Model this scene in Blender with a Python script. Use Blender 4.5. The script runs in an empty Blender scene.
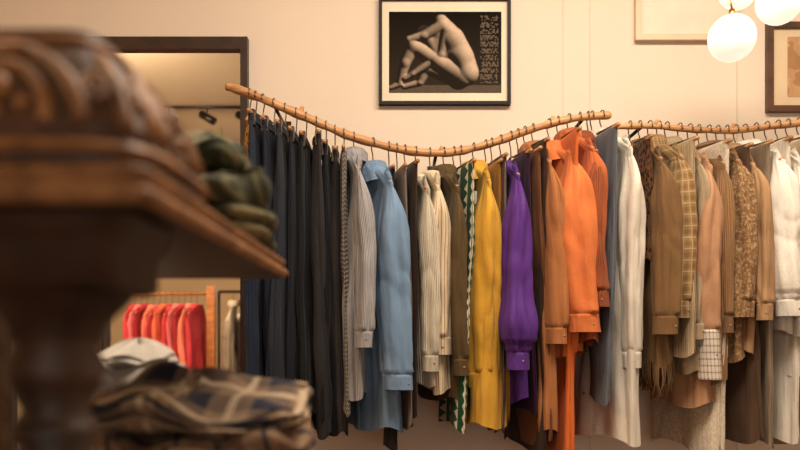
import bpy, math, random
import numpy as np
from mathutils import Vector, Matrix, noise as mn
random.seed(7)
sc = bpy.context.scene
sc.view_settings.view_transform = 'Standard'
sc.view_settings.look = 'None'
pi = math.pi

# ---------------------------------------------------------------- materials
def lin(c):
    o = []
    for v in c[:3]:
        v = v/255.0
        o.append(v/12.92 if v <= 0.04045 else ((v+0.055)/1.055)**2.4)
    return (o[0], o[1], o[2], 1.0)

class NT:
    def __init__(s, name):
        s.m = bpy.data.materials.new(name); s.m.use_nodes = True
        s.t = s.m.node_tree; s.n = s.t.nodes; s.l = s.t.links
        s.b = s.n['Principled BSDF']
    def new(s, typ, **kw):
        n = s.n.new(typ)
        for k, v in kw.items(): setattr(n, k, v)
        return n
    def setin(s, sock, v):
        if isinstance(v, bpy.types.NodeSocket): s.l.new(v, sock)
        else: sock.default_value = v
    def math(s, op, a, b=0.0, c=None):
        n = s.new('ShaderNodeMath', operation=op)
        s.setin(n.inputs[0], a); s.setin(n.inputs[1], b)
        if c is not None: s.setin(n.inputs[2], c)
        return n.outputs[0]
    def mix(s, f, a, b, mode='MIX'):
        n = s.new('ShaderNodeMixRGB', blend_type=mode)
        s.setin(n.inputs[0], f); s.setin(n.inputs[1], a); s.setin(n.inputs[2], b)
        return n.outputs[0]
    def noise(s, vec, scale, detail=3.0, rough=0.5, dist=0.0):
        n = s.new('ShaderNodeTexNoise')
        s.l.new(vec, n.inputs['Vector']); n.inputs['Scale'].default_value = scale
        n.inputs['Detail'].default_value = detail; n.inputs['Roughness'].default_value = rough
        n.inputs['Distortion'].default_value = dist
        return n.outputs[0]
    def mapping(s, vec, scale=(1, 1, 1), loc=(0, 0, 0), rot=(0, 0, 0)):
        n = s.new('ShaderNodeMapping'); s.l.new(vec, n.inputs[0])
        n.inputs['Scale'].default_value = scale; n.inputs['Location'].default_value = loc
        n.inputs['Rotation'].default_value = rot
        return n.outputs[0]
    def bump(s, h, strength, dist=0.01, prev=None):
        n = s.new('ShaderNodeBump'); s.l.new(h, n.inputs['Height'])
        n.inputs['Strength'].default_value = strength; n.inputs['Distance'].default_value = dist
        if prev is not None: s.l.new(prev, n.inputs['Normal'])
        return n.outputs[0]

def fabric(name, c1, pattern=None, c2=(255, 255, 255), period=0.02, duty=0.5, c3=None, rough=0.85):
    k = NT(name)
    tc = k.new('ShaderNodeTexCoord'); uv = tc.outputs['UV']
    sep = k.new('ShaderNodeSeparateXYZ'); k.l.new(uv, sep.inputs[0])
    u, v = sep.outputs[0], sep.outputs[1]
    a, b = lin(c1), lin(c2)
    def band(x, p, d):
        return k.math('LESS_THAN', k.math('FRACT', k.math('MULTIPLY', x, 1.0/p)), d)
    if pattern == 'stripe': col = k.mix(band(u, period, duty), a, b)
    elif pattern == 'hstripe': col = k.mix(band(v, period, duty), a, b)
    elif pattern == 'plaid':
        f = k.math('MULTIPLY', k.math('ADD', band(u, period, duty), band(v, period, duty)), 0.5)
        col = k.mix(f, a, b)
        if c3:
            g = k.math('MAXIMUM', band(k.math('ADD', u, period*0.3), period, 0.1), band(k.math('ADD', v, period*0.3), period, 0.1))
            col = k.mix(g, col, lin(c3))
    elif pattern == 'spots':
        vo = k.new('ShaderNodeTexVoronoi'); k.l.new(uv, vo.inputs['Vector']); vo.inputs['Scale'].default_value = 1.0/period
        f = k.math('LESS_THAN', vo.outputs['Distance'], duty)
        col = k.mix(f, a, b)
    elif pattern == 'camo':
        n1 = k.noise(uv, 1.0/period, 2.0); f = k.math('GREATER_THAN', n1, 0.5)
        col = k.mix(f, a, b)
        if c3:
            n2 = k.noise(k.mapping(uv, loc=(3, 7, 1)), 1.3/period, 2.0)
            col = k.mix(k.math('GREATER_THAN', n2, 0.57), col, lin(c3))
    elif pattern == 'scallop':
        t = k.math('ABSOLUTE', k.math('SUBTRACT', k.math('FRACT', k.math('MULTIPLY', v, 1.0/period)), 0.5))
        uu = k.math('FRACT', k.math('MULTIPLY', u, 0.5/period))
        f = k.math('LESS_THAN', k.math('ADD', uu, k.math('MULTIPLY', t, 0.9)), duty)
        col = k.mix(f, a, b)
    else:
        col = k.mix(0.0, a, a)
    mot = k.noise(uv, 9.0, 4.0)
    mr = k.new('ShaderNodeMapRange'); k.l.new(mot, mr.inputs[0])
    mr.inputs[1].default_value = 0.3; mr.inputs[2].default_value = 0.7
    mr.inputs[3].default_value = 0.82; mr.inputs[4].default_value = 1.05
    weave = k.noise(uv, 260.0, 1.0)
    mr2 = k.new('ShaderNodeMapRange'); k.l.new(weave, mr2.inputs[0])
    mr2.inputs[1].default_value = 0.3; mr2.inputs[2].default_value = 0.7
    mr2.inputs[3].default_value = 0.88; mr2.inputs[4].default_value = 1.07
    mul = k.math('MULTIPLY', mr.outputs[0], mr2.outputs[0])
    comb = k.new('ShaderNodeCombineColor')
    for i in range(3): k.l.new(mul, comb.inputs[i])
    col = k.mix(1.0, col, comb.outputs[0], 'MULTIPLY')
    k.l.new(col, k.b.inputs['Base Color'])
    k.b.inputs['Roughness'].default_value = rough
    k.b.inputs['Sheen Weight'].default_value = 0.05
    k.b.inputs['Specular IOR Level'].default_value = 0.15
    w = k.noise(k.mapping(uv, scale=(20, 4.5, 1), rot=(0, 0, .06)), 1.0, 2.0, 0.45, .3)
    b1 = k.bump(w, 0.6, 0.018)
    w2 = k.noise(k.mapping(uv, scale=(30, 24, 1), rot=(0, 0, .5)), 1.0, 2.0, 0.5, .4)
    b1 = k.bump(w2, 0.22, 0.006, b1)
    if pattern == 'knit':
        rib = k.math('SINE', k.math('MULTIPLY', u, 2*pi/0.010)); b1 = k.bump(rib, 0.8, 0.002, b1)
    fine = k.noise(uv, 420.0, 2.0)
    b2 = k.bump(fine, 0.3, 0.0015, b1)
    k.l.new(b2, k.b.inputs['Normal'])
    return k.m

def simple(name, c, rough=0.5, metal=0.0, spec=0.5):
    k = NT(name)
    tc = k.new('ShaderNodeTexCoord')
    n = k.noise(tc.outputs['Object'], 14.0, 4.0)
    d = lin([x*0.9 for x in c]); col = k.mix(n, lin(c), d)
    k.l.new(col, k.b.inputs['Base Color'])
    k.b.inputs['Roughness'].default_value = rough; k.b.inputs['Metallic'].default_value = metal
    k.b.inputs['Specular IOR Level'].default_value = spec
    return k.m

def wood(name, c1, c2, axis=(3, 40, 40), rough=0.45, bump=0.3, scale=1.0):
    k = NT(name)
    tc = k.new('ShaderNodeTexCoord')
    mp = k.mapping(tc.outputs['Object'], scale=axis)
    n = k.noise(mp, scale, 6.0, 0.6)
    cr = k.new('ShaderNodeValToRGB'); k.l.new(n, cr.inputs[0])
    cr.color_ramp.elements[0].position = 0.35; cr.color_ramp.elements[0].color = lin(c2)
    cr.color_ramp.elements[1].position = 0.65; cr.color_ramp.elements[1].color = lin(c1)
    k.l.new(cr.outputs[0], k.b.inputs['Base Color'])
    k.b.inputs['Roughness'].default_value = rough
    k.l.new(k.bump(n, bump, 0.004), k.b.inputs['Normal'])
    return k.m

def wallmat(name, c):
    k = NT(name)
    tc = k.new('ShaderNodeTexCoord'); o = tc.outputs['Object']
    n = k.noise(o, 1.7, 4.0)
    col = k.mix(n, lin(c), lin([x*0.94 for x in c]))
    k.l.new(col, k.b.inputs['Base Color']); k.b.inputs['Roughness'].default_value = 0.75
    k.b.inputs['Specular IOR Level'].default_value = 0.25
    n2 = k.noise(o, 90.0, 4.0); k.l.new(k.bump(n2, 0.15, 0.003), k.b.inputs['Normal'])
    return k.m

# ---------------------------------------------------------------- mesh builder
class MB:
    def __init__(s): s.v = []; s.f = []; s.uv = []; s.mi = []; s.sm = []
    def grid(s, rows, mat=0, uvs=None, smooth=True, flip=False):
        base = len(s.v); nr = len(rows); nc = len(rows[0])
        for i in range(nr):
            for j in range(nc):
                s.v.append(tuple(rows[i][j])); s.uv.append(uvs[i][j] if uvs else (j/nc, i/nr))
        for i in range(nr-1):
            for j in range(nc-1):
                a = base+i*nc+j; q = (a, a+1, a+nc+1, a+nc)
                s.f.append(q[::-1] if flip else q); s.mi.append(mat); s.sm.append(smooth)
    def tube(s, pts, rad, mat=0, n=8, cap=True, ecc=1.0):
        pts = [Vector(p) for p in pts]; N = len(pts)
        if not hasattr(rad, '__len__'): rad = [rad]*N
        t0 = (pts[1]-pts[0]).normalized()
        ref = Vector((0, 0, 1)) if abs(t0.z) < 0.9 else Vector((1, 0, 0))
        nrm = t0.cross(ref).normalized(); rows = []; uvs = []; L = 0
        for i in range(N):
            t = (pts[min(i+1, N-1)]-pts[max(i-1, 0)]).normalized()
            nrm = (nrm - t*nrm.dot(t)).normalized(); bi = t.cross(nrm)
            if i: L += (pts[i]-pts[i-1]).length
            rows.append([pts[i]+(nrm*math.cos(2*pi*j/n)*ecc+bi*math.sin(2*pi*j/n))*rad[i] for j in range(n+1)])
            uvs.append([(2*pi*rad[i]*j/n, L) for j in range(n+1)])
        if cap:
            rows.insert(0, [pts[0]]*(n+1)); uvs.insert(0, uvs[0]); rows.append([pts[-1]]*(n+1)); uvs.append(uvs[-1])
        s.grid(rows, mat, uvs)
    def box(s, lo, hi, mat=0):
        x0, y0, z0 = lo; x1, y1, z1 = hi; b = len(s.v)
        P = [(x0,y0,z0),(x1,y0,z0),(x1,y1,z0),(x0,y1,z0),(x0,y0,z1),(x1,y0,z1),(x1,y1,z1),(x0,y1,z1)]
        for p in P: s.v.append(p); s.uv.append((p[0]+p[1], p[2]))
        for q in [(0,3,2,1),(4,5,6,7),(0,1,5,4),(1,2,6,5),(2,3,7,6),(3,0,4,7)]:
            s.f.append(tuple(b+i for i in q)); s.mi.append(mat); s.sm.append(False)
    def lathe(s, prof, c, mat=0, n=32, sq=None):
        rows = []
        for r, z in prof:
            row = []
            for j in range(n+1):
                a = 2*pi*j/n; rr = r
                if sq: rr = r/((abs(math.cos(a))**sq+abs(math.sin(a))**sq)**(1.0/sq))
                row.append((c[0]+rr*math.cos(a), c[1]+rr*math.sin(a), c[2]+z))
            rows.append(row)
        s.grid(rows, mat)
    def ball(s, c, r, mat=0, n=12):
        s.lathe([(max(1e-5, r*math.sin(pi*i/n)), -r*math.cos(pi*i/n)) for i in range(n+1)], c, mat, 2*n)
    def build(s, name, mats, loc=(0, 0, 0), yaw=0.0, parent=None, bevel=0):
        me = bpy.data.meshes.new(name); me.from_pydata(s.v, [], s.f)
        for m in mats: me.materials.append(m)
        me.polygons.foreach_set('material_index', s.mi); me.polygons.foreach_set('use_smooth', s.sm)
        ul = me.uv_layers.new(name='UVMap')
        for lp in me.loops: ul.data[lp.index].uv = s.uv[lp.vertex_index]
        me.update()
        ob = bpy.data.objects.new(name, me); sc.collection.objects.link(ob)
        ob.location = loc; ob.rotation_euler = (0, 0, yaw)
        if parent: ob.parent = parent
        if bevel:
            md = ob.modifiers.new('bevel', 'BEVEL'); md.width = bevel; md.segments = 2; md.limit_method = 'ANGLE'
        return ob

def catmull(P, n):
    out = []
    for i in range(len(P)-1):
        p0 = P[max(i-1, 0)]; p1 = P[i]; p2 = P[i+1]; p3 = P[min(i+2, len(P)-1)]
        for k in range(n):
            t = k/n
            out.append(tuple(0.5*((2*b)+(-a+c)*t+(2*a-5*b+4*c-d)*t*t+(-a+3*b-3*c+d)*t**3) for a, b, c, d in zip(p0, p1, p2, p3)))
    out.append(tuple(P[-1])); return out

# ---------------------------------------------------------------- image pixels to world coordinates at a chosen depth
F = 778.0; CAMZ = 1.05; HOR = 340.0
RY = 2.60; WY = 2.90            # rail depth and wall depth
def rx(u, d=RY): return (u-400.0)/F*d
def rz(v, d=RY): return CAMZ+(HOR-v)/F*d

# ---------------------------------------------------------------- room
M_wall = wallmat('cream_plaster', (230, 212, 192))
M_wall2 = wallmat('tan_plaster', (224, 198, 162))
M_ceil = wallmat('ceiling_paint', (228, 208, 178))
M_trim = simple('trim_paint', (215, 198, 174), 0.5)
M_floor = wood('floor_boards', (96, 62, 38), (62, 38, 24), (1.5, 18, 18), 0.4)
X0, X1, Y0, CZ = -3.6, 2.6, -3.6, 2.85
def boxobj(name, lo, hi, mat, bevel=0):
    m = MB(); m.box(lo, hi); return m.build(name, [mat], bevel=bevel)
boxobj('floor', (X0-.1, Y0-.1, -.1), (X1+.1, WY+.1, 0), M_floor)
boxobj('ceiling', (X0-.1, Y0-.1, CZ), (X1+.1, WY+.1, CZ+.1), M_ceil)
boxobj('wall_back', (X0-.1, WY, 0), (X1+.1, WY+.1, CZ), M_wall)
boxobj('wall_left', (X0-.1, Y0, 0), (X0, WY, CZ), M_wall2)
boxobj('wall_right', (X1, Y0, 0), (X1+.1, WY, CZ), M_wall)
m = MB()
m.box((X0, Y0-.1, 0), (-1.2, Y0, CZ)); m.box((1.9, Y0-.1, 0), (X1, Y0, CZ))
m.box((-1.2, Y0-.1, 0), (1.9, Y0, .6)); m.box((-1.2, Y0-.1, 2.4), (1.9, Y0, CZ))
m.build('wall_front', [M_wall2])
m = MB()
for x in (-1.2, -.18, .84, 1.86): m.box((x, Y0-.08, .6), (x+.04, Y0-.02, 2.4))
m.box((-1.2, Y0-.08, .6), (1.9, Y0-.02, .64)); m.box((-1.2, Y0-.08, 2.36), (1.9, Y0-.02, 2.4))
m.build('window_1', [simple('window_frame_paint', (60, 45, 35))])
boxobj('baseboard_back', (X0, WY-.015, 0), (X1, WY, .12), M_trim)
for i, u in enumerate((563, 590, 737)):
    x = rx(u, WY); boxobj('trim_%d' % (i+1), (x-.0018, WY-.002, .12), (x+.0018, WY, CZ), M_trim)

# ---------------------------------------------------------------- mirror
mx0, mx1, mz0, mz1 = rx(4, WY), rx(249, WY), 0.25, rz(40, WY)
k = NT('mirror_glass'); k.b.inputs['Metallic'].default_value = 1.0; k.b.inputs['Roughness'].default_value = 0.02
tc = k.new('ShaderNodeTexCoord'); n = k.noise(tc.outputs['Object'], 3.0)
k.l.new(k.mix(n, lin((248, 242, 234)), lin((244, 238, 228))), k.b.inputs['Base Color'])
M_frame = wood('dark_frame_wood', (62, 40, 26), (36, 22, 14), (10, 10, 10), 0.4)
m = MB(); t = .045; ts = .026
m.box((mx0, WY-.035, mz1-t), (mx1, WY, mz1), 1); m.box((mx0, WY-.035, mz0), (mx1, WY, mz0+t), 1)
m.box((mx0, WY-.035, mz0+t), (mx0+t, WY, mz1-t), 1); m.box((mx1-ts, WY-.035, mz0+t), (mx1, WY, mz1-t), 1)
m.box((mx0+t, WY-.012, mz0+t), (mx1-ts, WY-.001, mz1-t), 0)
m.build('wall_mirror', [k.m, M_frame])

# ---------------------------------------------------------------- framed art photograph (relief shaded into print tones)
fx0, fx1, fz0, fz1 = rx(379, WY), rx(510, WY), rz(106, WY), rz(-1, WY)
ax0, ax1, ay0, ay1 = 389.0, 501.0, 13.0, 94.0
NX, NY = 280, 202
U, V = np.meshgrid(np.linspace(ax0, ax1, NX+1), np.linspace(ay0, ay1, NY+1))
def capf(A):
    x1, y1, r1, x2, y2, r2 = A; dx, dy = x2-x1, y2-y1; L = dx*dx+dy*dy+1e-6
    t = np.clip(((U-x1)*dx+(V-y1)*dy)/L, 0, 1); r = r1+(r2-r1)*t
    return r*r-(U-(x1+dx*t))**2-(V-(y1+dy*t))**2
def limb(caps, off):
    q = None
    for A in caps:
        h = np.sqrt(np.maximum(capf(A), 0)); q = h**4 if q is None else q+h**4
    h = q**.25
    return np.where(h > 0, h+off, -99)
figs = [
 limb([(419,84,3.6,404,88,2.8),(456,80,9,426,68,6.5),(426,68,6.5,420,83,4)], 0),
 limb([(441,23,7,452,40,12),(452,40,12,461,58,12.5),(461,58,12.5,466,74,12.5),(466,74,12.5,458,80,11),(438,34,8,448,54,10),(432,44,8,440,58,9)], 2),
 limb([(462,77,11.5,438,63,9),(438,63,9,413,47,6.5),(413,47,6.5,405,64,5.8),(405,64,5.8,400,82,3.6),(400,85,3.4,391,89,2.6)], 4.5),
 limb([(442,27,6.5,424,37,5),(424,37,5,409,41,3.8)], 6),
 limb([(447,32,6.5,441,56,4.8),(441,56,4.8,413,75,3.4),(413,75,3.4,405,80,2.6)], 8),
]
Hm = np.maximum.reduce(figs); mask = (Hm > -50).astype(float)
Hs = np.where(Hm > -50, Hm, -2.0)
def blur(a):
    p = np.pad(a, 1, mode='edge')
    return (p[:-2, 1:-1]+p[2:, 1:-1]+p[1:-1, :-2]+p[1:-1, 2:]+2*p[1:-1, 1:-1])/6
for _ in range(9): Hs = blur(Hs)
for _ in range(3): mask = blur(mask)
gy, gx = np.gradient(Hs, (ay1-ay0)/NY, (ax1-ax0)/NX)
nl = np.sqrt(gx**2+gy**2+1)
lit = np.clip((gx*-.62+gy*.66+.42)/nl, 0, 1)
lit = .018+.60*lit**1.3
rg = np.random.RandomState(3)
bg = .010+.022*(V-13)/80.0+np.where(V > 86, .06, 0)
hair = capf((424,32,6,431,40,6.5)) > 0
blk = rg.rand(60, 20); gxi = ((U-480)/1.3).astype(int); gzi = ((V-17)/1.3).astype(int)
txt = (U > 480) & (U < 498) & (V > 17) & (V < 84)
tv = blk[np.clip(gzi, 0, 59), np.clip(gxi, 0, 19)]
bg = np.where(txt & (tv > .5) & (gzi % 5 != 4), .12, bg)
bg = np.where(hair, .03, bg)
tone = bg*(1-mask)+lit*mask
tone = np.clip(tone*(1+.13*rg.randn(*tone.shape)), .003, 1)
verts = [(rx(U[j, i], WY), WY-.0125, rz(V[j, i], WY)) for j in range(NY+1) for i in range(NX+1)]
faces = []
for j in range(NY):
    for i in range(NX):
        a = j*(NX+1)+i; faces.append((a, a+NX+1, a+NX+2, a+1))
me = bpy.data.meshes.new('print'); me.from_pydata(verts, [], faces)
ca = me.color_attributes.new('Tone', 'FLOAT_COLOR', 'POINT')
tf = tone.ravel(); cb = np.stack([tf, tf*.74, tf*.53, np.ones_like(tf)], 1).astype(np.float32)
ca.data.foreach_set('color', cb.ravel())
k = NT('photographic_print'); at = k.new('ShaderNodeAttribute'); at.attribute_name = 'Tone'
k.l.new(at.outputs['Color'], k.b.inputs['Base Color']); k.b.inputs['Roughness'].default_value = .9
k.b.inputs['Specular IOR Level'].default_value = .03
me.materials.append(k.m); me.update()
prt = bpy.data.objects.new('print', me); sc.collection.objects.link(prt)
M_black = simple('black_lacquer', (22, 17, 15), .5, 0, .2)
M_mat = simple('mat_board', (240, 220, 192), .8)
def frame(name, x0, x1, z0, z1, w, fm, mm, dep=.025):
    m = MB(); y = WY
    m.box((x0, y-dep, z1-w), (x1, y, z1), 0); m.box((x0, y-dep, z0), (x1, y, z0+w), 0)
    m.box((x0, y-dep, z0+w), (x0+w, y, z1-w), 0); m.box((x1-w, y-dep, z0+w), (x1, y, z1-w), 0)
    m.box((x0+w, y-.012, z0+w), (x1-w, y-.001, z1-w), 1)
    return m.build(name, [fm, mm])
fr = frame('framed_figure_photograph', fx0, fx1, fz0, fz1, .012, M_black, M_mat); prt.parent = fr
frame('framed_pale_print', rx(634, WY), rx(737, WY), rz(42, WY), rz(-70, WY), .022, simple('cream_frame', (224, 198, 168), .5), simple('pale_print_paper', (236, 220, 200), .8))
fr2 = frame('framed_sketch', rx(765, WY), rx(860, WY), rz(113, WY), rz(24, WY), .022, wood('brown_frame_wood', (92, 60, 38), (60, 36, 22), (10, 10, 10)), simple('mat_board_b', (222, 198, 162), .8))
m = MB(); m.box((rx(786, WY), WY-.0135, rz(98, WY)), (rx(842, WY), WY-.0125, rz(38, WY)))
m.build('sketch_sheet', [fabric('sketch_ink', (190, 150, 108), 'camo', (170, 128, 88), .09, c3=(200, 164, 122))], parent=fr2)

# ---------------------------------------------------------------- branches
M_branch = wood('driftwood', (206, 156, 104), (160, 108, 62), (4, 40, 40), .6, .5)
M_iron = simple('dark_iron', (50, 42, 38), .4, .8)
def branch(name, pts, r0, r1, brackets):
    P = catmull([(rx(u), RY+dy, rz(v)) for u, v, dy in pts], 10)
    rr = random.Random(len(pts)); N = len(P)
    ph = rr.random()*6
    rad = [(r0+(r1-r0)*i/N)*(1+.10*math.sin(i*.55+ph)+.07*math.sin(i*1.37)+rr.uniform(-.04, .04)) for i in range(N)]
    rad[0] *= .75; rad[-1] *= .75
    m = MB(); m.tube(P, rad, 0, 14)
    for kf in (.23, .56, .83):
        i = int(kf*N); p = Vector(P[i]); m.tube([p, p+Vector((.008, -.006, rad[i]+.010))], [.009, .006], 0, 8)
    for bx in brackets:
        i = min(range(N), key=lambda q: abs(P[q][0]-bx)); p = P[i]
        m.tube([(p[0], p[1], p[2]-.004), (p[0], WY-.004, p[2]-.004)], .006, 1, 8)
        m.box((p[0]-.018, WY-.006, p[2]-.03), (p[0]+.018, WY, p[2]+.022), 1)
    m.build(name, [M_branch, M_iron])
    return P
B1 = branch('driftwood_clothes_rail', [(226,86,0),(250,94,0),(300,114,.01),(350,136,0),(400,150,-.01),(440,153,0),(480,146,.01),(530,130,0),(570,119,0),(611,115,0)], .015, .012, (-.42, .12, .62))
B2 = branch('driftwood_clothes_rail', [(613,127,0),(650,126,0),(700,130,.0),(740,130,0),(800,123,0),(860,119,0)], .009, .012, (.80, 1.48))
def railz(B, x):
    for a, b in zip(B, B[1:]):
        if a[0] <= x <= b[0]:
            t = (x-a[0])/(b[0]-a[0]+1e-9); return a[2]+(b[2]-a[2])*t, a[1]+(b[1]-a[1])*t
    return (B[-1][2], B[-1][1])

# ---------------------------------------------------------------- garments
M_wire = simple('hanger_wire', (120, 105, 90), .3, .9)
M_hwood = wood('hanger_wood', (190, 140, 90), (150, 100, 60), (20, 20, 20))
M_button = simple('button_shell', (150, 120, 90), .4)
M_tag = simple('paper_tag', (235, 225, 205), .8)
def sm(t): t = max(0, min(1, t)); return t*t*(3-2*t)
def ridge(x): return 1.5*abs(math.sin(x))-.95

def hook(m, top, rb=.018, mi=1, R=None):
    pts = []
    for i in range(13):
        a = math.radians(-25+ i*(205/12.0)); pts.append((0, -rb*math.cos(a), rb*math.sin(a)))
    pts += [(0, rb*.75, -.022), (0, .004, -.036), (0, 0, -.05), (0, 0, top)]
    m.tube(pts, .0021, mi, 6)

def cloth_body(m, rows, R, amp, nf, mat=0, n=96, wav=.010, twist=0.0):
    p1, p2, p3, p4 = [R.uniform(0, 6.28) for _ in range(4)]
    k1 = R.choice([2.2, 2.8, 3.3]); nf2 = nf+R.choice([3, 4, 5]); so = R.uniform(0, 50)
    sway = R.uniform(-.012, .012)
    z0 = rows[0][0]; L = abs(rows[-1][0]-z0)
    def S(a, r, off=0.0):
        z, hw, th, fw, yc = r; t = abs(z-z0)/L
        ca, sa = math.cos(a), math.sin(a)
        y = hw*(abs(ca)**.85)*(1 if ca >= 0 else -1)
        x = th*(abs(sa)**.75)*(1 if sa >= 0 else -1)
        wob = .9*mn.noise((so, z*3.0, ca*1.5))
        d = amp*fw*(.65*ridge(nf*.5*a+p1+1.0*t+wob)+.40*ridge(nf2*.5*a+p2-1.3*t-wob))
        d += .012*min(1, fw*2)*mn.noise((so+y*9, sa*1.2, z*6))
        x += (d+off)*(sa if abs(sa) > .25 else .25*math.copysign(1, sa))
        y += (d*.8+off)*ca
        x += wav*fw*math.sin(k1*y/.2*1.6+p3+.8*t)+.008*fw*math.sin(2.5*t+p4)+sway*t*t
        z += .012*fw*math.sin(3*a+p2)*t
        an = twist*t
        return (x*math.cos(an)-(y+yc)*math.sin(an), x*math.sin(an)+(y+yc)*math.cos(an), z)
    G = []; UV = []
    for r in rows:
        G.append([S(2*pi*j/n+pi*.5, r) for j in range(n+1)])
        UV.append([((j/n-.5)*4*.22, r[0]) for j in range(n+1)])
    m.grid(G, mat, UV)
    rr = rows[-1]; r2 = (rr[0]+.012, rr[1]-.004, max(.004, rr[2]-.005), rr[3], rr[4])
    m.grid([[S(2*pi*j/n+pi*.5, rr) for j in range(n+1)], [S(2*pi*j/n+pi*.5, r2, -.003) for j in range(n+1)],
            [S(2*pi*j/n+pi*.5, (rr[0]+.1, r2[1], r2[2], rr[3], rr[4]), -.004) for j in range(n+1)]], mat)
    return S

def sleeve(m, side, y0, z0, L, R, mat=0, cuff=0, r0=.062, r1=.046, puff=0.0, cufflen=.055, flat=None):
    n = 48; N = 72; p1, p2, p3 = [R.uniform(0, 6.28) for _ in range(3)]; so = R.uniform(0, 90)
    flat = flat or R.uniform(.40, .56)
    swx = R.uniform(-.025, .035); swy = R.uniform(-.02, .05); rows = []; uv = []
    ta = R.uniform(-.6, .6); bend = R.uniform(-.016, .016)
    cufft = 1-cufflen/L
    for i in range(N+1):
        t = i/N; z = z0-L*t+.012*(1-t)
        outy = .030*sm(t*4)+swy*t
        cy = y0+side*(outy-.030); cx = swx*t**1.3+bend*math.sin(pi*t)
        r = r0+(r1-r0)*t**.8
        r += puff*math.exp(-((t-.80)/.13)**2)
        if t > cufft: r = r1*.92
        elif puff and t > cufft-.04: r = r*.5+r1*.45
        hx = .16+.84*sm(t*3.0)
        hy = .42+.58*sm(t*5)
        row = []; ur = []; cf = 0.3 if t > cufft else 1
        for j in range(n+1):
            a = 2*pi*j/n
            ca, sa = math.cos(a), math.sin(a)
            w = .16*mn.noise((so+ca*.8, sa*.8, t*L*5))+.05*mn.noise((so+ca*1.8, sa*1.8+9, t*L*12))
            e = .1+.8*math.exp(-((t-.50)/.12)**2)+1.0*math.exp(-((t-cufft)/.09)**2)
            w += .065*e*ridge(t*L*25+2.2*math.sin(a+p3)+p1+2.5*mn.noise((so, ca, t*4)))
            w += .17*ridge(2.0*a+p2+1.6*t+.8*mn.noise((so+5, 0, t*L*4)))+.08*ridge(3.5*a+p3-1.2*t)
            if puff: w += .12*ridge(5*a+p1)*sm((t-.45)*3)
            wr = 1+cf*w*sm(t*4+.1)
            X = r*flat*hx*wr*ca*1.3; Y = r*hy*wr*sa
            tw = ta*sm(t*1.6)
            x = cx+X*math.cos(tw)-Y*math.sin(tw); y = cy+X*math.sin(tw)+Y*math.cos(tw)
            zz = z+.018*(1-sm(t*9))*(-abs(sa)*side*math.copysign(1, sa)) if t < .12 else z
            row.append((x, y, zz)); ur.append((r0*a, -L*t))
        rows.append(row); uv.append(ur)
    ic = int(cufft*N)+1
    m.grid(rows[:ic+1], mat, uv[:ic+1])
    c = rows[ic:]; cc = uv[ic:]
    def grow(row, s):
        ax = sum(p[0] for p in row)/len(row); ay = sum(p[1] for p in row)/len(row)
        return [(ax+(p[0]-ax)*s, ay+(p[1]-ay)*s, p[2]) for p in row]
    m.grid([rows[ic]]+[grow(r, 1.04) for r in c], cuff, [cc[0]]+cc)
    last = grow(c[-1], 1.04); m.grid([last, grow(last, .9), [(p[0], p[1], p[2]+.05) for p in grow(last, .86)]], cuff)
    q = c[len(c)//2]; p = min(q, key=lambda p: p[1]*side*-1); m.ball((p[0], p[1], p[2]), .004, 3, 5)
    ctr = (sum(p[0] for p in rows[0])/(n+1), sum(p[1] for p in rows[0])/(n+1), max(p[2] for p in rows[0])+.004)
    m.grid([[ctr]*(n+1), rows[0]], mat)

def tag(m, R, top, y):
    p = Vector((0, y, top)); q = p+Vector((R.choice((-.03, .03)), -.01, -.07))
    m.tube([p, q], .0008, 3, 4); an = R.uniform(-.5, .5); w = .013; h = .042
    m.grid([[(q.x-w*math.cos(an), q.y-w*math.sin(an), q.z), (q.x+w*math.cos(an), q.y+w*math.sin(an), q.z)],
            [(q.x-w*math.cos(an), q.y-w*math.sin(an), q.z-h), (q.x+w*math.cos(an), q.y+w*math.sin(an), q.z-h)]], 4, smooth=False)

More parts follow.
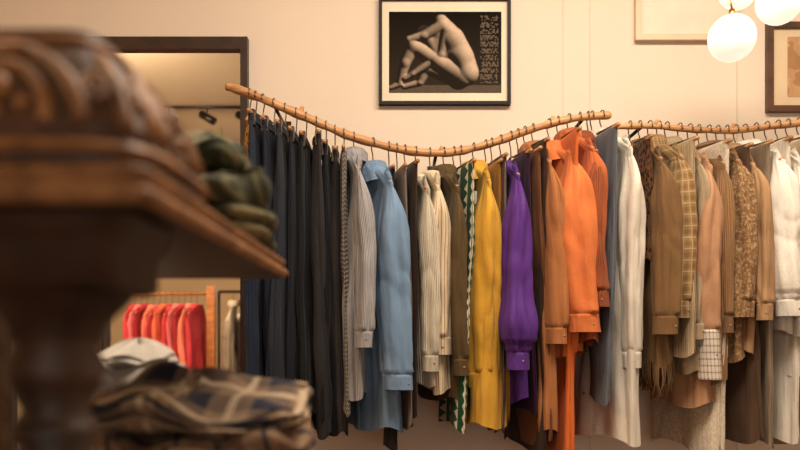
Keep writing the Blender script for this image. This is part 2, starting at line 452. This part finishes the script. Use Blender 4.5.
def shirt(name, B, u, L, mats, seed, yaw=0, sw=.205, hem=.20, sl=.56, amp=.015, nf=7, collar='shirt', puff=0, th=.034,
          cuffmat=0, placket=True, r0=.060, r1=.044, sleeves=(1, -1), cufflen=.055, drop=.082, fringe=False, flat=None):
    R = random.Random(seed); x = rx(u); z, y = railz(B, x)
    yaw += R.uniform(-4, 6) if abs(yaw) < 90 else 0
    m = MB(); top = -drop-R.uniform(-.012, .012)
    hook(m, top-.01, mi=1)
    m.tube([(0, -sw*.93, top-.072), (0, -.06, top-.018), (0, 0, top-.004), (0, .06, top-.018), (0, sw*.93, top-.072)], .006, 2, 6)
    rows = []
    for i in range(10):
        t = i/9.0; hw = .062+(sw-.062)*t**.9
        rows.append((top-.004-.074*t**1.2, hw, .034-.021*t, .05+.15*t, 0))
    z1 = rows[-1][0]
    N = 46
    for i in range(1, N+1):
        t = i/N; hw = sw+(hem-sw)*t-.014*math.sin(pi*min(1, t*1.6))*(1 if hem < .25 else 0)
        rows.append((z1-(L-.078)*t, hw, .013+(th-.013)*sm(t*3)+.010*t, .2+.8*sm(t*1.5), 0))
    S = cloth_body(m, rows, R, amp, nf, 0, twist=R.uniform(-.10, .10))
    def ring(zz, hw, tt): return [(tt*math.sin(2*pi*j/32), hw*math.cos(2*pi*j/32), zz) for j in range(33)]
    if collar == 'shirt':
        m.grid([ring(top-.012, .066, .036), ring(top+.022, .058, .033), ring(top+.028, .062, .037), ring(top+.016, .073, .046), ring(top-.020, .088, .048)], 0)
    elif collar == 'lapel':
        m.grid([ring(top-.016, .070, .038), ring(top+.018, .060, .034), ring(top+.022, .066, .040), ring(top-.005, .085, .050), ring(top-.050, .120, .046)], 0)
    elif collar == 'crew':
        m.tube([(.036*math.sin(2*pi*j/24), .066*math.cos(2*pi*j/24), top-.006) for j in range(25)], .008, 0, 8, cap=False)
    if placket:
        for sgn in (1.5, .5):
            G = []
            for r in rows[4:]:
                G.append([S(pi*sgn+da, r, off) for da, off in ((-.11, .0), (-.09, .0045), (0, .005), (.09, .0045), (.11, 0))])
            m.grid(G, 0, [[(q*.006, r[0]) for q in range(5)] for r in rows[4:]])
            for ii in range(6, len(rows)-2, 7):
                p = S(pi*sgn, rows[ii], .007); m.ball(p, .005, 3, 5)
    for s in sleeves:
        sleeve(m, s, s*sw*.93, z1+.022, sl, R, 0, cuffmat or 0, r0, r1, puff, cufflen, flat)
    if fringe:
        rr = rows[-1]
        for j in range(60):
            p = Vector(S(2*pi*j/60, rr)); m.tube([p, p+Vector((R.uniform(-.006, .006), R.uniform(-.006, .006), -.05)), p+Vector((R.uniform(-.01, .01), R.uniform(-.01, .01), -.09))], .0022, 0, 4)
    if R.random() < .3: tag(m, R, top-.02, -.10)
    ms = [mats[0], M_wire, M_hwood, M_button, M_tag]+list(mats[1:])
    return m.build(name, ms, (x, y, z), math.radians(yaw))

def drape(name, B, u, L, mat, seed, yaw=0, hw=.13, hwb=None, th=.016, amp=.006, nf=5, drop=.075, fringe=False, waist=False):
    R = random.Random(seed); x = rx(u); z, y = railz(B, x); hwb = hwb or hw
    yaw += R.uniform(-4, 5) if abs(yaw) < 90 else 0
    m = MB(); top = -drop-R.uniform(-.006, .018); hook(m, top-.02, mi=1)
    m.tube([(0, -hw-.015, top-.004), (0, -.03, top+.012), (0, 0, top+.018), (0, .03, top+.012), (0, hw+.015, top-.004)], .0035, 1, 6)
    m.tube([(0, -hw-.02, top-.008), (0, hw+.02, top-.008)], .006, 2, 8)
    if waist:
        for s in (-1, 1): m.box((-.010, s*hw*.85-.012, top-.045), (.010, s*hw*.85+.012, top+.004), 1)
    rows = [(top+.001, hw*.98, .001, .0, 0), (top-.002, hw, .008, .05, 0), (top-.010, hw, .012, .1, 0)]
    N = 44
    for i in range(1, N+1):
        t = i/N; rows.append((top-.010-(L-.01)*t, hw+(hwb-hw)*t, .012+(th-.012)*sm(t*3), .15+.85*sm(t*1.6), 0))
    S = cloth_body(m, rows, R, amp, nf, 0, n=72, wav=.008, twist=R.uniform(-.12, .12))
    if waist:
        m.grid([[S(2*pi*j/40, r, .003) for j in range(41)] for r in rows[2:4]], 0)
    for a in (0, pi):
        m.tube([S(a, r, .001) for r in rows[3:]], .0022, 0, 5)
    return m.build(name, [mat, M_wire, M_hwood, M_button], (x, y, z), math.radians(yaw))

_fc = {}
def fab(c, *a, **k):
    key = (c, a, tuple(sorted(k.items())))
    if key not in _fc: _fc[key] = fabric('cloth_%d' % len(_fc), c, *a, **k)
    return _fc[key]
def LB(v, B, u, drop=.078, d=2.45):
    return railz(B, rx(u))[0]-drop-(CAMZ-(v-HOR)/F*d)

b = B1
drape('leopard_scarf', b, 250, .24, fab((200, 145, 70), 'spots', (60, 38, 20), period=.016, duty=.45), 1, 0, hw=.028, th=.02)
drape('leopard_scarf', b, 256, .75, fab((130, 92, 52), 'spots', (40, 26, 16), period=.014, duty=.42), 2, -4, hw=.04, th=.014)
navy = [(34,42,60),(29,36,52),(42,45,54),(30,32,40),(27,26,29),(48,46,48),(28,27,30),(52,48,48)]
for i, (u, v, hw, yw) in enumerate([(263,452,.16,-6),(274,470,.15,-4),(285,425,.17,0),(296,452,.15,2),(306,415,.15,4),(316,440,.16,4),(326,418,.14,4),(335,432,.14,4)]):
    drape('dark_trousers', b, u, LB(v, b, u), fab(navy[i]), 10+i, yw, hw=hw, hwb=hw*1.02, th=.026, amp=.013, nf=5, waist=True)
drape('plaid_trousers', b, 344, LB(410, b, 344), fab((38, 32, 32), 'plaid', (180, 170, 160), period=.014, duty=.35), 21, 6, hw=.19, th=.014)
shirt('striped_shirt', b, 354, LB(398, b, 354), [fab((170, 166, 164), 'stripe', (88, 88, 98), period=.009, duty=.35)], 22, 2, sl=.57, flat=.42, th=.026)
shirt('light_blue_denim_shirt', b, 373, LB(425, b, 373), [fab((114, 140, 168))], 23, 14, sl=.66, collar='lapel', r0=.074, r1=.054, hem=.19, flat=.52, th=.04)
drape('dark_trousers', b, 389, LB(448, b, 389), fab((44, 38, 38)), 24, 4, hw=.14, th=.018)
drape('taupe_skirt', b, 397, LB(422, b, 397), fab((122, 106, 94)), 25, 8, hw=.19, th=.014)
drape('brown_trousers', b, 405, LB(415, b, 405), fab((62, 46, 38)), 26, 8, hw=.19, th=.014)
shirt('cream_knit_sweater', b, 416, LB(380, b, 416), [fab((218, 206, 184), 'knit')], 27, 6, sl=.58, collar='crew', placket=False)
shirt('striped_knit_cardigan', b, 430, LB(392, b, 430), [fab((212, 194, 164), 'stripe', (150, 112, 76), period=.018, duty=.22)], 28, 8, sl=.54, collar='crew', flat=.55)
shirt('olive_brown_jacket', b, 444, LB(400, b, 444), [fab((84, 66, 40))], 29, 8, sl=.60, flat=.42)
drape('green_scalloped_dress', b, 454, LB(428, b, 454), fab((28, 72, 44), 'scallop', (214, 204, 180), period=.035, duty=.45), 30, 10, hw=.23, hwb=.24, th=.018)
drape('green_trousers', b, 461, LB(400, b, 461), fab((24, 64, 40)), 31, 10, hw=.2, th=.016)
shirt('mustard_coat', b, 474, LB(425, b, 474), [fab((198, 148, 52))], 32, 12, sl=.66, hem=.25, sw=.21, r0=.070, r1=.054, collar='lapel', th=.055, flat=.6)
drape('ochre_skirt', b, 486, LB(420, b, 486), fab((156, 112, 46)), 33, 8, hw=.17, th=.016)
drape('striped_trousers', b, 492, LB(430, b, 492), fab((62, 36, 44), 'stripe', (150, 130, 110), period=.02, duty=.15), 39, 8, hw=.19, th=.016)
shirt('purple_blouse', b, 501, LB(398, b, 501), [fab((84, 44, 124), rough=.55)], 34, 8, sl=.62, puff=.022, r0=.058, r1=.042, collar='crew', amp=.012, flat=.66)
drape('plum_skirt', b, 511, LB(410, b, 511), fab((56, 28, 54)), 35, 8, hw=.19, th=.016)
drape('rust_brown_trousers', b, 518, LB(438, b, 518), fab((116, 72, 42)), 36, 10, hw=.21, th=.018, amp=.01)
drape('dark_brown_trousers', b, 525, LB(452, b, 525), fab((60, 40, 30)), 37, 8, hw=.2, th=.018)
shirt('camel_coat', b, 533, LB(430, b, 533), [fab((168, 108, 64))], 38, 4, sl=.58, hem=.21, flat=.4, th=.03)
shirt('orange_jacket', b, 549, LB(350, b, 549), [fab((210, 116, 64))], 40, 14, sl=.55, collar='lapel', r0=.074, r1=.060, th=.05, flat=.62)
drape('orange_trousers', b, 558, LB(470, b, 558), fab((214, 108, 50)), 41, 6, hw=.21, th=.026, amp=.011)
shirt('rust_shirt', b, 569, LB(345, b, 569), [fab((180, 96, 54))], 42, 8, sl=.48, flat=.5)
shirt('burnt_orange_cardigan', b, 580, LB(330, b, 580), [fab((160, 84, 48), 'knit')], 43, 6, sl=.50)
drape('leopard_scarf', b, 588, .30, fab((90, 64, 40), 'spots', (26, 18, 14), period=.014, duty=.4), 44, 0, hw=.03, th=.02)
drape('grey_jeans', b, 592, LB(400, b, 592), fab((100, 104, 112)), 45, 8, hw=.21, th=.018)
shirt('white_long_shirt', b, 602, LB(440, b, 602), [fab((218, 208, 192))], 46, 8, sl=.70, hem=.22)
b = B2
drape('dark_leopard_blouse', b, 630, LB(262, b, 630), fab((98, 62, 36), 'spots', (34, 22, 16), period=.016, duty=.45), 50, 2, hw=.18, th=.03)
shirt('fringed_suede_jacket', b, 640, LB(362, b, 640), [fab((118, 88, 56))], 51, 4, sl=.56, fringe=True)
shirt('tan_patterned_jacket', b, 650, LB(350, b, 650), [fab((152, 122, 82), 'plaid', (126, 96, 62), period=.034, duty=.4, c3=(178, 150, 110))], 52, 6, sl=.52)
drape('beige_pleated_skirt', b, 659, LB(350, b, 659), fab((182, 160, 128), 'stripe', (150, 128, 98), period=.014, duty=.3), 53, 8, hw=.22, hwb=.24, th=.022, amp=.012, nf=9)
shirt('stone_shirt', b, 667, LB(372, b, 667), [fab((162, 142, 114))], 54, 4, sl=.58, flat=.42)
shirt('peach_tan_coat', b, 680, LB(400, b, 680), [fab((180, 136, 102)), fab((222, 210, 194), 'plaid', (130, 104, 90), period=.020, duty=.25)], 55, 10, sl=.68, cuffmat=5, cufflen=.16, collar='lapel', r0=.068, r1=.052, th=.045, flat=.56)
drape('white_printed_skirt', b, 690, LB(450, b, 690), fab((214, 200, 180), 'camo', (200, 184, 160), period=.012), 56, 8, hw=.2, th=.022, amp=.010)
shirt('camel_cardigan', b, 699, LB(380, b, 699), [fab((158, 120, 82), 'knit')], 57, 4, sl=.54, collar='crew', flat=.42)
shirt('brown_patterned_blouse', b, 709, LB(360, b, 709), [fab((142, 108, 72), 'camo', (120, 88, 58), period=.014, c3=(166, 138, 102))], 58, 4, sl=.50)
drape('dark_brown_trousers', b, 718, LB(436, b, 718), fab((88, 66, 50)), 59, 6, hw=.2, th=.022)
shirt('camel_shirt', b, 727, LB(350, b, 727), [fab((166, 130, 94))], 60, 2, sl=.50, flat=.42)
drape('taupe_dress', b, 736, LB(442, b, 736), fab((138, 120, 98)), 61, 6, hw=.19, th=.022, amp=.011)
shirt('white_blouse', b, 745, LB(335, b, 745), [fab((230, 223, 210))], 62, 2, sl=.50, r0=.064, puff=.012, flat=.56, sw=.215)
drape('white_trousers', b, 756, LB(440, b, 756), fab((218, 208, 192)), 63, 4, hw=.19, th=.022, amp=.011)
shirt('ivory_blouse', b, 767, LB(370, b, 767), [fab((226, 217, 202))], 64, 4, sl=.56, flat=.5)
drape('beige_skirt', b, 778, LB(445, b, 778), fab((182, 164, 138)), 65, 6, hw=.2, th=.024)
shirt('cream_shirt', b, 788, LB(400, b, 788), [fab((216, 202, 178), 'plaid', (190, 168, 138), period=.03, duty=.2)], 66, 4, sl=.56)
drape('brown_trousers', b, 799, LB(440, b, 799), fab((108, 82, 60)), 67, 4, hw=.18, th=.02)
shirt('white_blouse', b, 812, LB(380, b, 812), [fab((224, 216, 202))], 68, 4, sl=.56)
shirt('olive_shirt', b, 830, LB(390, b, 830), [fab((110, 96, 64))], 69, 0, sl=.56)

# ---------------------------------------------------------------- globe pendant lamp
k = NT('opal_glass'); tc = k.new('ShaderNodeTexCoord'); n = k.noise(tc.outputs['Object'], 2.0)
k.l.new(k.mix(n, lin((255, 246, 230)), lin((250, 240, 222))), k.b.inputs['Base Color'])
k.b.inputs['Emission Color'].default_value = (1, .90, .74, 1); k.b.inputs['Emission Strength'].default_value = .8
k.b.inputs['Roughness'].default_value = .15
M_brass = simple('brass', (190, 145, 80), .3, 1.0)
m = MB(); D = 2.25; hub = Vector((rx(770, D), D+.05, rz(-40, D)))
for (u, v, r, dd) in ((732, 38, 23, 0), (779, 2, 22, .04), (738, -10, 19, .16), (806, -25, 22, .1)):
    d = D+dd; c = Vector((rx(u, d), d, rz(v, d))); R_ = r/F*d
    m.ball(c, R_, 0, 18)
    t = c+Vector((0, 0, R_)); m.lathe([(.001, .018), (.008, .016), (.009, 0), (.009, -.010)], t, 1, 16)
    m.tube([t+Vector((0, 0, .016)), t+Vector((0, .01, .05)), hub], .003, 1, 8)
m.ball(hub, .03, 1, 8); m.tube([hub, (hub.x, hub.y, CZ-.02)], .006, 1, 8)
m.lathe([(.001, 0), (.06, 0), (.05, -.03), (.001, -.035)], (hub.x, hub.y, CZ), 1, 24)
m.build('globe_pendant_lamp', [k.m, M_brass])

# ---------------------------------------------------------------- table
M_carve = wood('carved_walnut_highlit', (170, 120, 72), (100, 64, 36), (30, 30, 8), .55, .4)  # walnut brightened, warm highlights on carving and shelf lip painted into colour
M_mid = wood('mid_walnut', (104, 68, 42), (56, 34, 20), (20, 20, 20), .55)
M_dark = wood('dark_walnut', (70, 44, 28), (38, 24, 15), (20, 20, 20), .5)
TZ = .84
m = MB(); m.box((-.80, .42, TZ-.035), (-.04, 1.36, TZ), 0); m.box((-.76, .46, TZ-.12), (-.08, 1.32, TZ-.035), 0)
for x in (-.74, -.10):
    for y in (.48, 1.30):
        m.lathe([(.03, TZ-.12), (.03, TZ-.2), (.018, TZ-.22), (.034, TZ-.3), (.026, TZ-.45), (.016, .2), (.028, .12), (.022, .03), (.02, 0)], (x, y, 0), 0, 20)
m.build('display_table', [M_dark], bevel=0)

# ---------------------------------------------------------------- carved display shelf
SZ = 1.138
m = MB()
sx0, sx1, sy0, sy1 = -.70, -.160, .50, 1.13
def rect(x0, x1, y0, y1, z, r=.012, n=6):
    out = []
    for cx, cy, a0 in ((x1-r, y1-r, 0), (x0+r, y1-r, 90), (x0+r, y0+r, 180), (x1-r, y0+r, 270)):
        for i in range(n+1):
            a = math.radians(a0+90*i/n); out.append((cx+r*math.cos(a), cy+r*math.sin(a), z))
    out.append(out[0]); return out
prof = [(.2, 0), (.016, 0), (.006, .0005), (.002, .004), (0, .008), (.002, .012), (.010, .014), (.010, .018), (.004, .021), (.004, .025), (.010, .028), (.2, .0285)]
G = []
for off, z in prof: G.append(rect(sx0+off, sx1-off, sy0+off, sy1-off, SZ+z))
m.grid(G[:3], 0); m.grid(G[2:], 1)
TOP = SZ+.0285
def post(cx, cy):
    H = SZ-TZ
    p = [(.058, 0), (.058, .018), (.050, .024), (.038, .034), (.034, .045), (.050, .062), (.056, .080), (.052, .100), (.036, .118), (.026, .128), (.036, .138), (.030, .146),
         (.024, .156), (.034, .176), (.038, .190), (.030, .205), (.036, .212), (.036, .220), (.052, .236), (.060, .246)]
    s = H/.298
    m.lathe([(r, z*s) for r, z in p], (cx, cy, TZ), 0, 40)
    m.lathe([(.060, .246*s), (.066, .250*s), (.066, .275*s), (.074, .285*s), (.078, H)], (cx, cy, TZ), 0, 48, sq=7)
CX, CY = -.268, .605
post(CX, CY); post(sx0+.09, CY); post(sx0+.09, sy1-.09)
def dome(cx, cy):
    pr = [(.100, 0), (.101, .010), (.097, .014), (.094, .020), (.096, .026), (.093, .034), (.088, .048), (.080, .062), (.070, .076), (.060, .087), (.052, .094), (.050, .098), (.052, .102), (.048, .107), (.030, .110), (.001, .111)]
    cat = catmull([(a, z_) for a, z_ in pr], 3)
    def P(a, zz, off=0):
        for q, w in zip(cat, cat[1:]):
            if q[1] <= zz <= w[1]:
                t = (zz-q[1])/(w[1]-q[1]+1e-9); r = q[0]+(w[0]-q[0])*t; break
        else: r = .001
        r += off; p = 5.0
        rr = r/((abs(math.cos(a))**p+abs(math.sin(a))**p)**(1/p))
        return (cx+rr*math.cos(a), cy+rr*math.sin(a), TOP+zz)
    m.lathe(cat, (cx, cy, TOP), 2, 96, sq=5)
    for q in range(4):
        a0 = q*pi/2
        for hw, zt, rr in ((.56, .086, .0060), (.36, .070, .0050)):
            pts = [P(a0+hw*math.cos(pi*i/24), .026+(zt-.026)*math.sin(pi*i/24)**.8, .001) for i in range(25)]
            m.tube(pts, rr, 1, 8)
        for da, zz, r_ in ((0, .052, .010), (-.2, .040, .006), (.2, .040, .006), (0, .034, .006)):
            m.ball(P(a0+da, zz, .0), r_, 1, 8)
        for sd in (-1, 1):
            pts = []
            for i in range(30):
                th = i/29*3.6*pi*.75; s_ = .011*(1-i/36)
                pts.append(P(a0+sd*(.66+s_*math.cos(th)*9), .052+s_*math.sin(th)*1.2, .001))
            m.tube(pts, .0038, 1, 6)
        aa = a0+pi/4
        m.tube([P(aa, z_, .000) for z_ in (.024, .034, .046, .060, .074, .086)], [.008, .007, .0065, .006, .005, .004], 1, 8)
    for zz in (.010, .097):
        m.tube([P(2*pi*j/96, zz, .001) for j in range(97)], .004, 1, 6, cap=False)
dome(CX, CY); dome(sx0+.09, CY)
m.build('carved_display_shelf', [M_dark, M_carve, M_mid])

# ---------------------------------------------------------------- folded cloth stacks
def folded(m, c, w, d, h, plies, mat, R, rot=0, sag=.0, bumpy=.008):
    n = 96; p1, p2, p3, p4 = [R.uniform(0, 6.28) for _ in range(4)]; so = R.uniform(0, 60)
    rows = []; uv = []
    def pt(a, s, z, push=0):
        q = 3.2; ca, sa = math.cos(a), math.sin(a)
        r = 1/((abs(ca)**q+abs(sa)**q)**(1/q))
        push += .014*mn.noise((so+ca*2.2, sa*2.2, z*14))
        x = ca*r*(w/2+push)*s; y = sa*r*(d/2+push)*s
        lift = bumpy*(math.sin(x*28+p1)+math.sin(y*23+p2)+.6*math.sin((x+y)*41+p3)+2.2*mn.noise((so+x*16, y*16, 0)))
        zz = z+lift*(z/h)-sag*s*s*(z/h)+.004*math.sin(5*a+p4)*(z/h)
        X = x*math.cos(rot)-y*math.sin(rot); Y = x*math.sin(rot)+y*math.cos(rot)
        return (c[0]+X, c[1]+Y, c[2]+max(.0, zz)), (x, y)
    def add(s, z, push=0, extra=0):
        rr = [pt(2*pi*j/n, s, z, push+.004*math.sin(6*2*pi*j/n+p3+z*60)) for j in range(n+1)]
        rows.append([q[0] for q in rr]); uv.append([(q[1][0]+extra*.3+.02*mn.noise((so, q[1][0]*9, q[1][1]*9)), q[1][1]+extra) for q in rr])
    add(.001, 0); add(.7, 0)
    K = 9
    for pl in range(plies):
        ph = h/plies
        for i in range(K):
            t = i/(K-1.0)
            add(1, ph*(pl+t), -.016+.018*math.sin(pi*t)**.6, ph*(pl+t))
    for s in (.95, .88, .8, .7, .6, .5, .4, .3, .2, .1, .001): add(s, h+.006*(1-s))
    m.grid(rows, mat, uv)
R = random.Random(5)
F1 = fab((140, 114, 90), 'plaid', (38, 40, 54), period=.085, duty=.45, c3=(190, 168, 140))
F2 = fab((62, 56, 60), 'plaid', (124, 106, 90), period=.06, duty=.4, c3=(100, 56, 42))
F3 = fab((104, 70, 46), 'plaid', (62, 44, 36), period=.05, duty=.5, c3=(160, 130, 100))
F4 = fab((140, 114, 88), 'plaid', (104, 72, 54), period=.055, duty=.3, c3=(46, 44, 56))
m = MB()
cx, cy = -.266, .99
folded(m, (cx, cy, TZ), .31, .30, .040, 2, 2, R, .05)
folded(m, (cx-.005, cy, TZ+.038), .30, .30, .036, 2, 1, R, -.08, bumpy=.010)
folded(m, (cx+.008, cy, TZ+.072), .285, .28, .036, 1, 3, R, .10, bumpy=.010)
folded(m, (cx+.012, cy+.005, TZ+.104), .270, .26, .058, 2, 0, R, -.06, sag=.028, bumpy=.009)
for j in range(36):
    x = cx-.16+R.uniform(-.004, .004); y = cy-.13+j*.26/36
    m.tube([(x+.012, y, TZ+.06), (x-.008, y, TZ+.05), (x-.014, y+R.uniform(-.006, .006), TZ+.02)], .0018, 2, 4)
m.build('folded_plaid_scarves', [F1, F2, F3, F4])
m = MB()
folded(m, (-.44, 1.24, TZ), .17, .15, .175, 3, 0, R, .1)
folded(m, (-.418, 1.24, TZ+.168), .11, .12, .030, 1, 0, R, .6, sag=.016, bumpy=.004)
m.build('folded_white_linens', [fab((176, 168, 158))])
m = MB()
G1 = fab((84, 86, 56), 'camo', (46, 50, 34), period=.03, c3=(126, 114, 80)); G2 = fab((60, 60, 42), 'stripe', (104, 100, 74), period=.02, duty=.3)
folded(m, (-.282, .97, TOP), .235, .25, .040, 2, 0, R, .06, bumpy=.006)
folded(m, (-.284, .97, TOP+.038), .225, .24, .050, 1, 1, R, -.08, bumpy=.008)
folded(m, (-.292, .98, TOP+.084), .205, .22, .050, 1, 0, R, .12, sag=.030, bumpy=.009)
m.build('folded_green_jackets', [G1, G2])

# ---------------------------------------------------------------- things seen in the mirror (other side of the shop)
MIRY = -.2
def mx(u, d=6.0): return (u-400)/F*d
def mz(v, d=6.0): return CAMZ+(HOR-v)/F*d
m = MB(); zr = mz(294)
xa, xb = mx(40), mx(212)
m.tube([(xa, MIRY, zr), (xb, MIRY, zr)], .012, 0, 10)
for x in (xa, xb):
    m.box((x-.03, MIRY-.03, .0), (x+.03, MIRY+.03, zr+.06), 0); m.box((x-.04, MIRY-.28, 0), (x+.04, MIRY+.28, .04), 0)
m.build('wooden_clothes_rack', [wood('rack_wood', (190, 120, 66), (150, 88, 44), (10, 10, 40))])
BR = [(xa, MIRY, zr), (xb, MIRY, zr)]
_old = rx
def rx(u, d=None): return u
reds = [(200, 62, 66), (226, 116, 116), (160, 38, 44), (230, 128, 104), (196, 60, 68), (216, 104, 76)]
for i in range(11):
    shirt('red_blouse', BR, mx(136+i*6.2), .58+.06*(i % 3), [fab(reds[i % 6])], 80+i, -178+3*(i % 3), sl=.42+.05*(i % 3), collar='crew', placket=False, drop=.09, flat=.34, r0=.05, r1=.035)
gr = [(60, 66, 48), (50, 56, 44), (90, 84, 60), (70, 60, 46), (54, 62, 50), (100, 90, 66)]
for i in range(6):
    drape('olive_striped_dress', BR, mx(52+i*10), 1.0, fab(gr[i], 'stripe', (34, 36, 28), period=.05, duty=.4), 95+i, 178, hw=.2, th=.03, amp=.012)
m = MB(); xc, xd = mx(216), mx(310)
m.tube([(xc-.10, -.75, zr+.05), (xd, -.75, zr+.05)], .012, 0, 10)
for x in (xc-.10, xd): m.tube([(x, -.75, 0), (x, -.75, zr+.05)], .012, 0, 10); m.box((x-.02, -1.0, 0), (x+.02, -.5, .03), 0)
m.build('metal_clothes_rack', [M_iron])
BR2 = [(xc-.10, -.75, zr+.05), (xd, -.75, zr+.05)]
cl = [(220, 205, 180), (60, 46, 40), (190, 150, 100), (230, 220, 205), (120, 80, 50), (200, 180, 160), (90, 70, 60)]
for i in range(7):
    shirt('cotton_shirt', BR2, xc+.02+i*.09, .7, [fab(cl[i], 'plaid' if i % 2 else None, (60, 50, 44), period=.03, duty=.3)], 110+i, 175, sl=.5, drop=.09)
rx = _old
m = MB(); tx = mx(208); m.tube([(tx-.5, MIRY, CZ-.012), (tx+.5, MIRY, CZ-.012)], .012, 0, 8)
for dx in (-.3, 0, .28):
    m.tube([(tx+dx, MIRY, CZ-.02), (tx+dx, MIRY, CZ-.08)], .006, 0, 8)
    m.tube([(tx+dx-.05, MIRY-.02, CZ-.06), (tx+dx+.06, MIRY+.03, CZ-.13)], .03, 0, 14)
m.build('track_spotlight', [M_iron])
m = MB(); c = (mx(222, 6.6), -.8, mz(168, 6.6))
m.lathe([(.001, .10), (.03, .10), (.12, .03), (.14, -.06), (.13, -.06), (.11, .02), (.001, .08)], c, 0, 28)
m.tube([(c[0], c[1], c[2]+.1), (c[0], c[1], CZ)], .003, 1, 6)
k = NT('lampshade_white'); tc = k.new('ShaderNodeTexCoord'); n = k.noise(tc.outputs['Object'], 3.0)
k.l.new(k.mix(n, lin((246, 232, 206)), lin((238, 222, 194))), k.b.inputs['Base Color'])
k.b.inputs['Emission Color'].default_value = (1, .84, .6, 1); k.b.inputs['Emission Strength'].default_value = .7
m.build('pendant_lamp', [k.m, M_iron])

# ---------------------------------------------------------------- lights
def area(name, loc, rot, sx, sy, e, col):
    l = bpy.data.lights.new(name, 'AREA'); l.shape = 'RECTANGLE'; l.size = sx; l.size_y = sy; l.energy = e; l.color = col
    o = bpy.data.objects.new(name, l); o.location = loc; o.rotation_euler = [math.radians(a) for a in rot]; sc.collection.objects.link(o)
area('mirror_fill_light', (.6, 1.40, CZ-.04), (14, 0, 0), 1.9, .4, 76, (1, .86, .70))
area('mirror_fill_light', (-2.2, 1.5, CZ-.22), (-48, 0, 0), 1.6, .4, 105, (1, .83, .62))  # added lamp, kept out of view, brightens the room reflected in the mirror
area('window_daylight', (.35, Y0+.05, 1.5), (90, 0, 0), 3.0, 1.7, 30, (1, .90, .80))
w = bpy.data.worlds.new('World'); sc.world = w; w.use_nodes = True
w.node_tree.nodes['Background'].inputs[0].default_value = (1, .92, .82, 1)
w.node_tree.nodes['Background'].inputs[1].default_value = .45

# ---------------------------------------------------------------- camera
cd = bpy.data.cameras.new('camera'); cam = bpy.data.objects.new('camera', cd); sc.collection.objects.link(cam)
cam.location = (0, 0, CAMZ); cam.rotation_euler = (math.radians(90), 0, 0)
cd.lens = 35.0; cd.sensor_width = 36.0; cd.shift_y = 115/800.0
cd.dof.use_dof = True; cd.dof.focus_distance = 2.5; cd.dof.aperture_fstop = 2.8
cd.clip_start = .01
sc.camera = cam
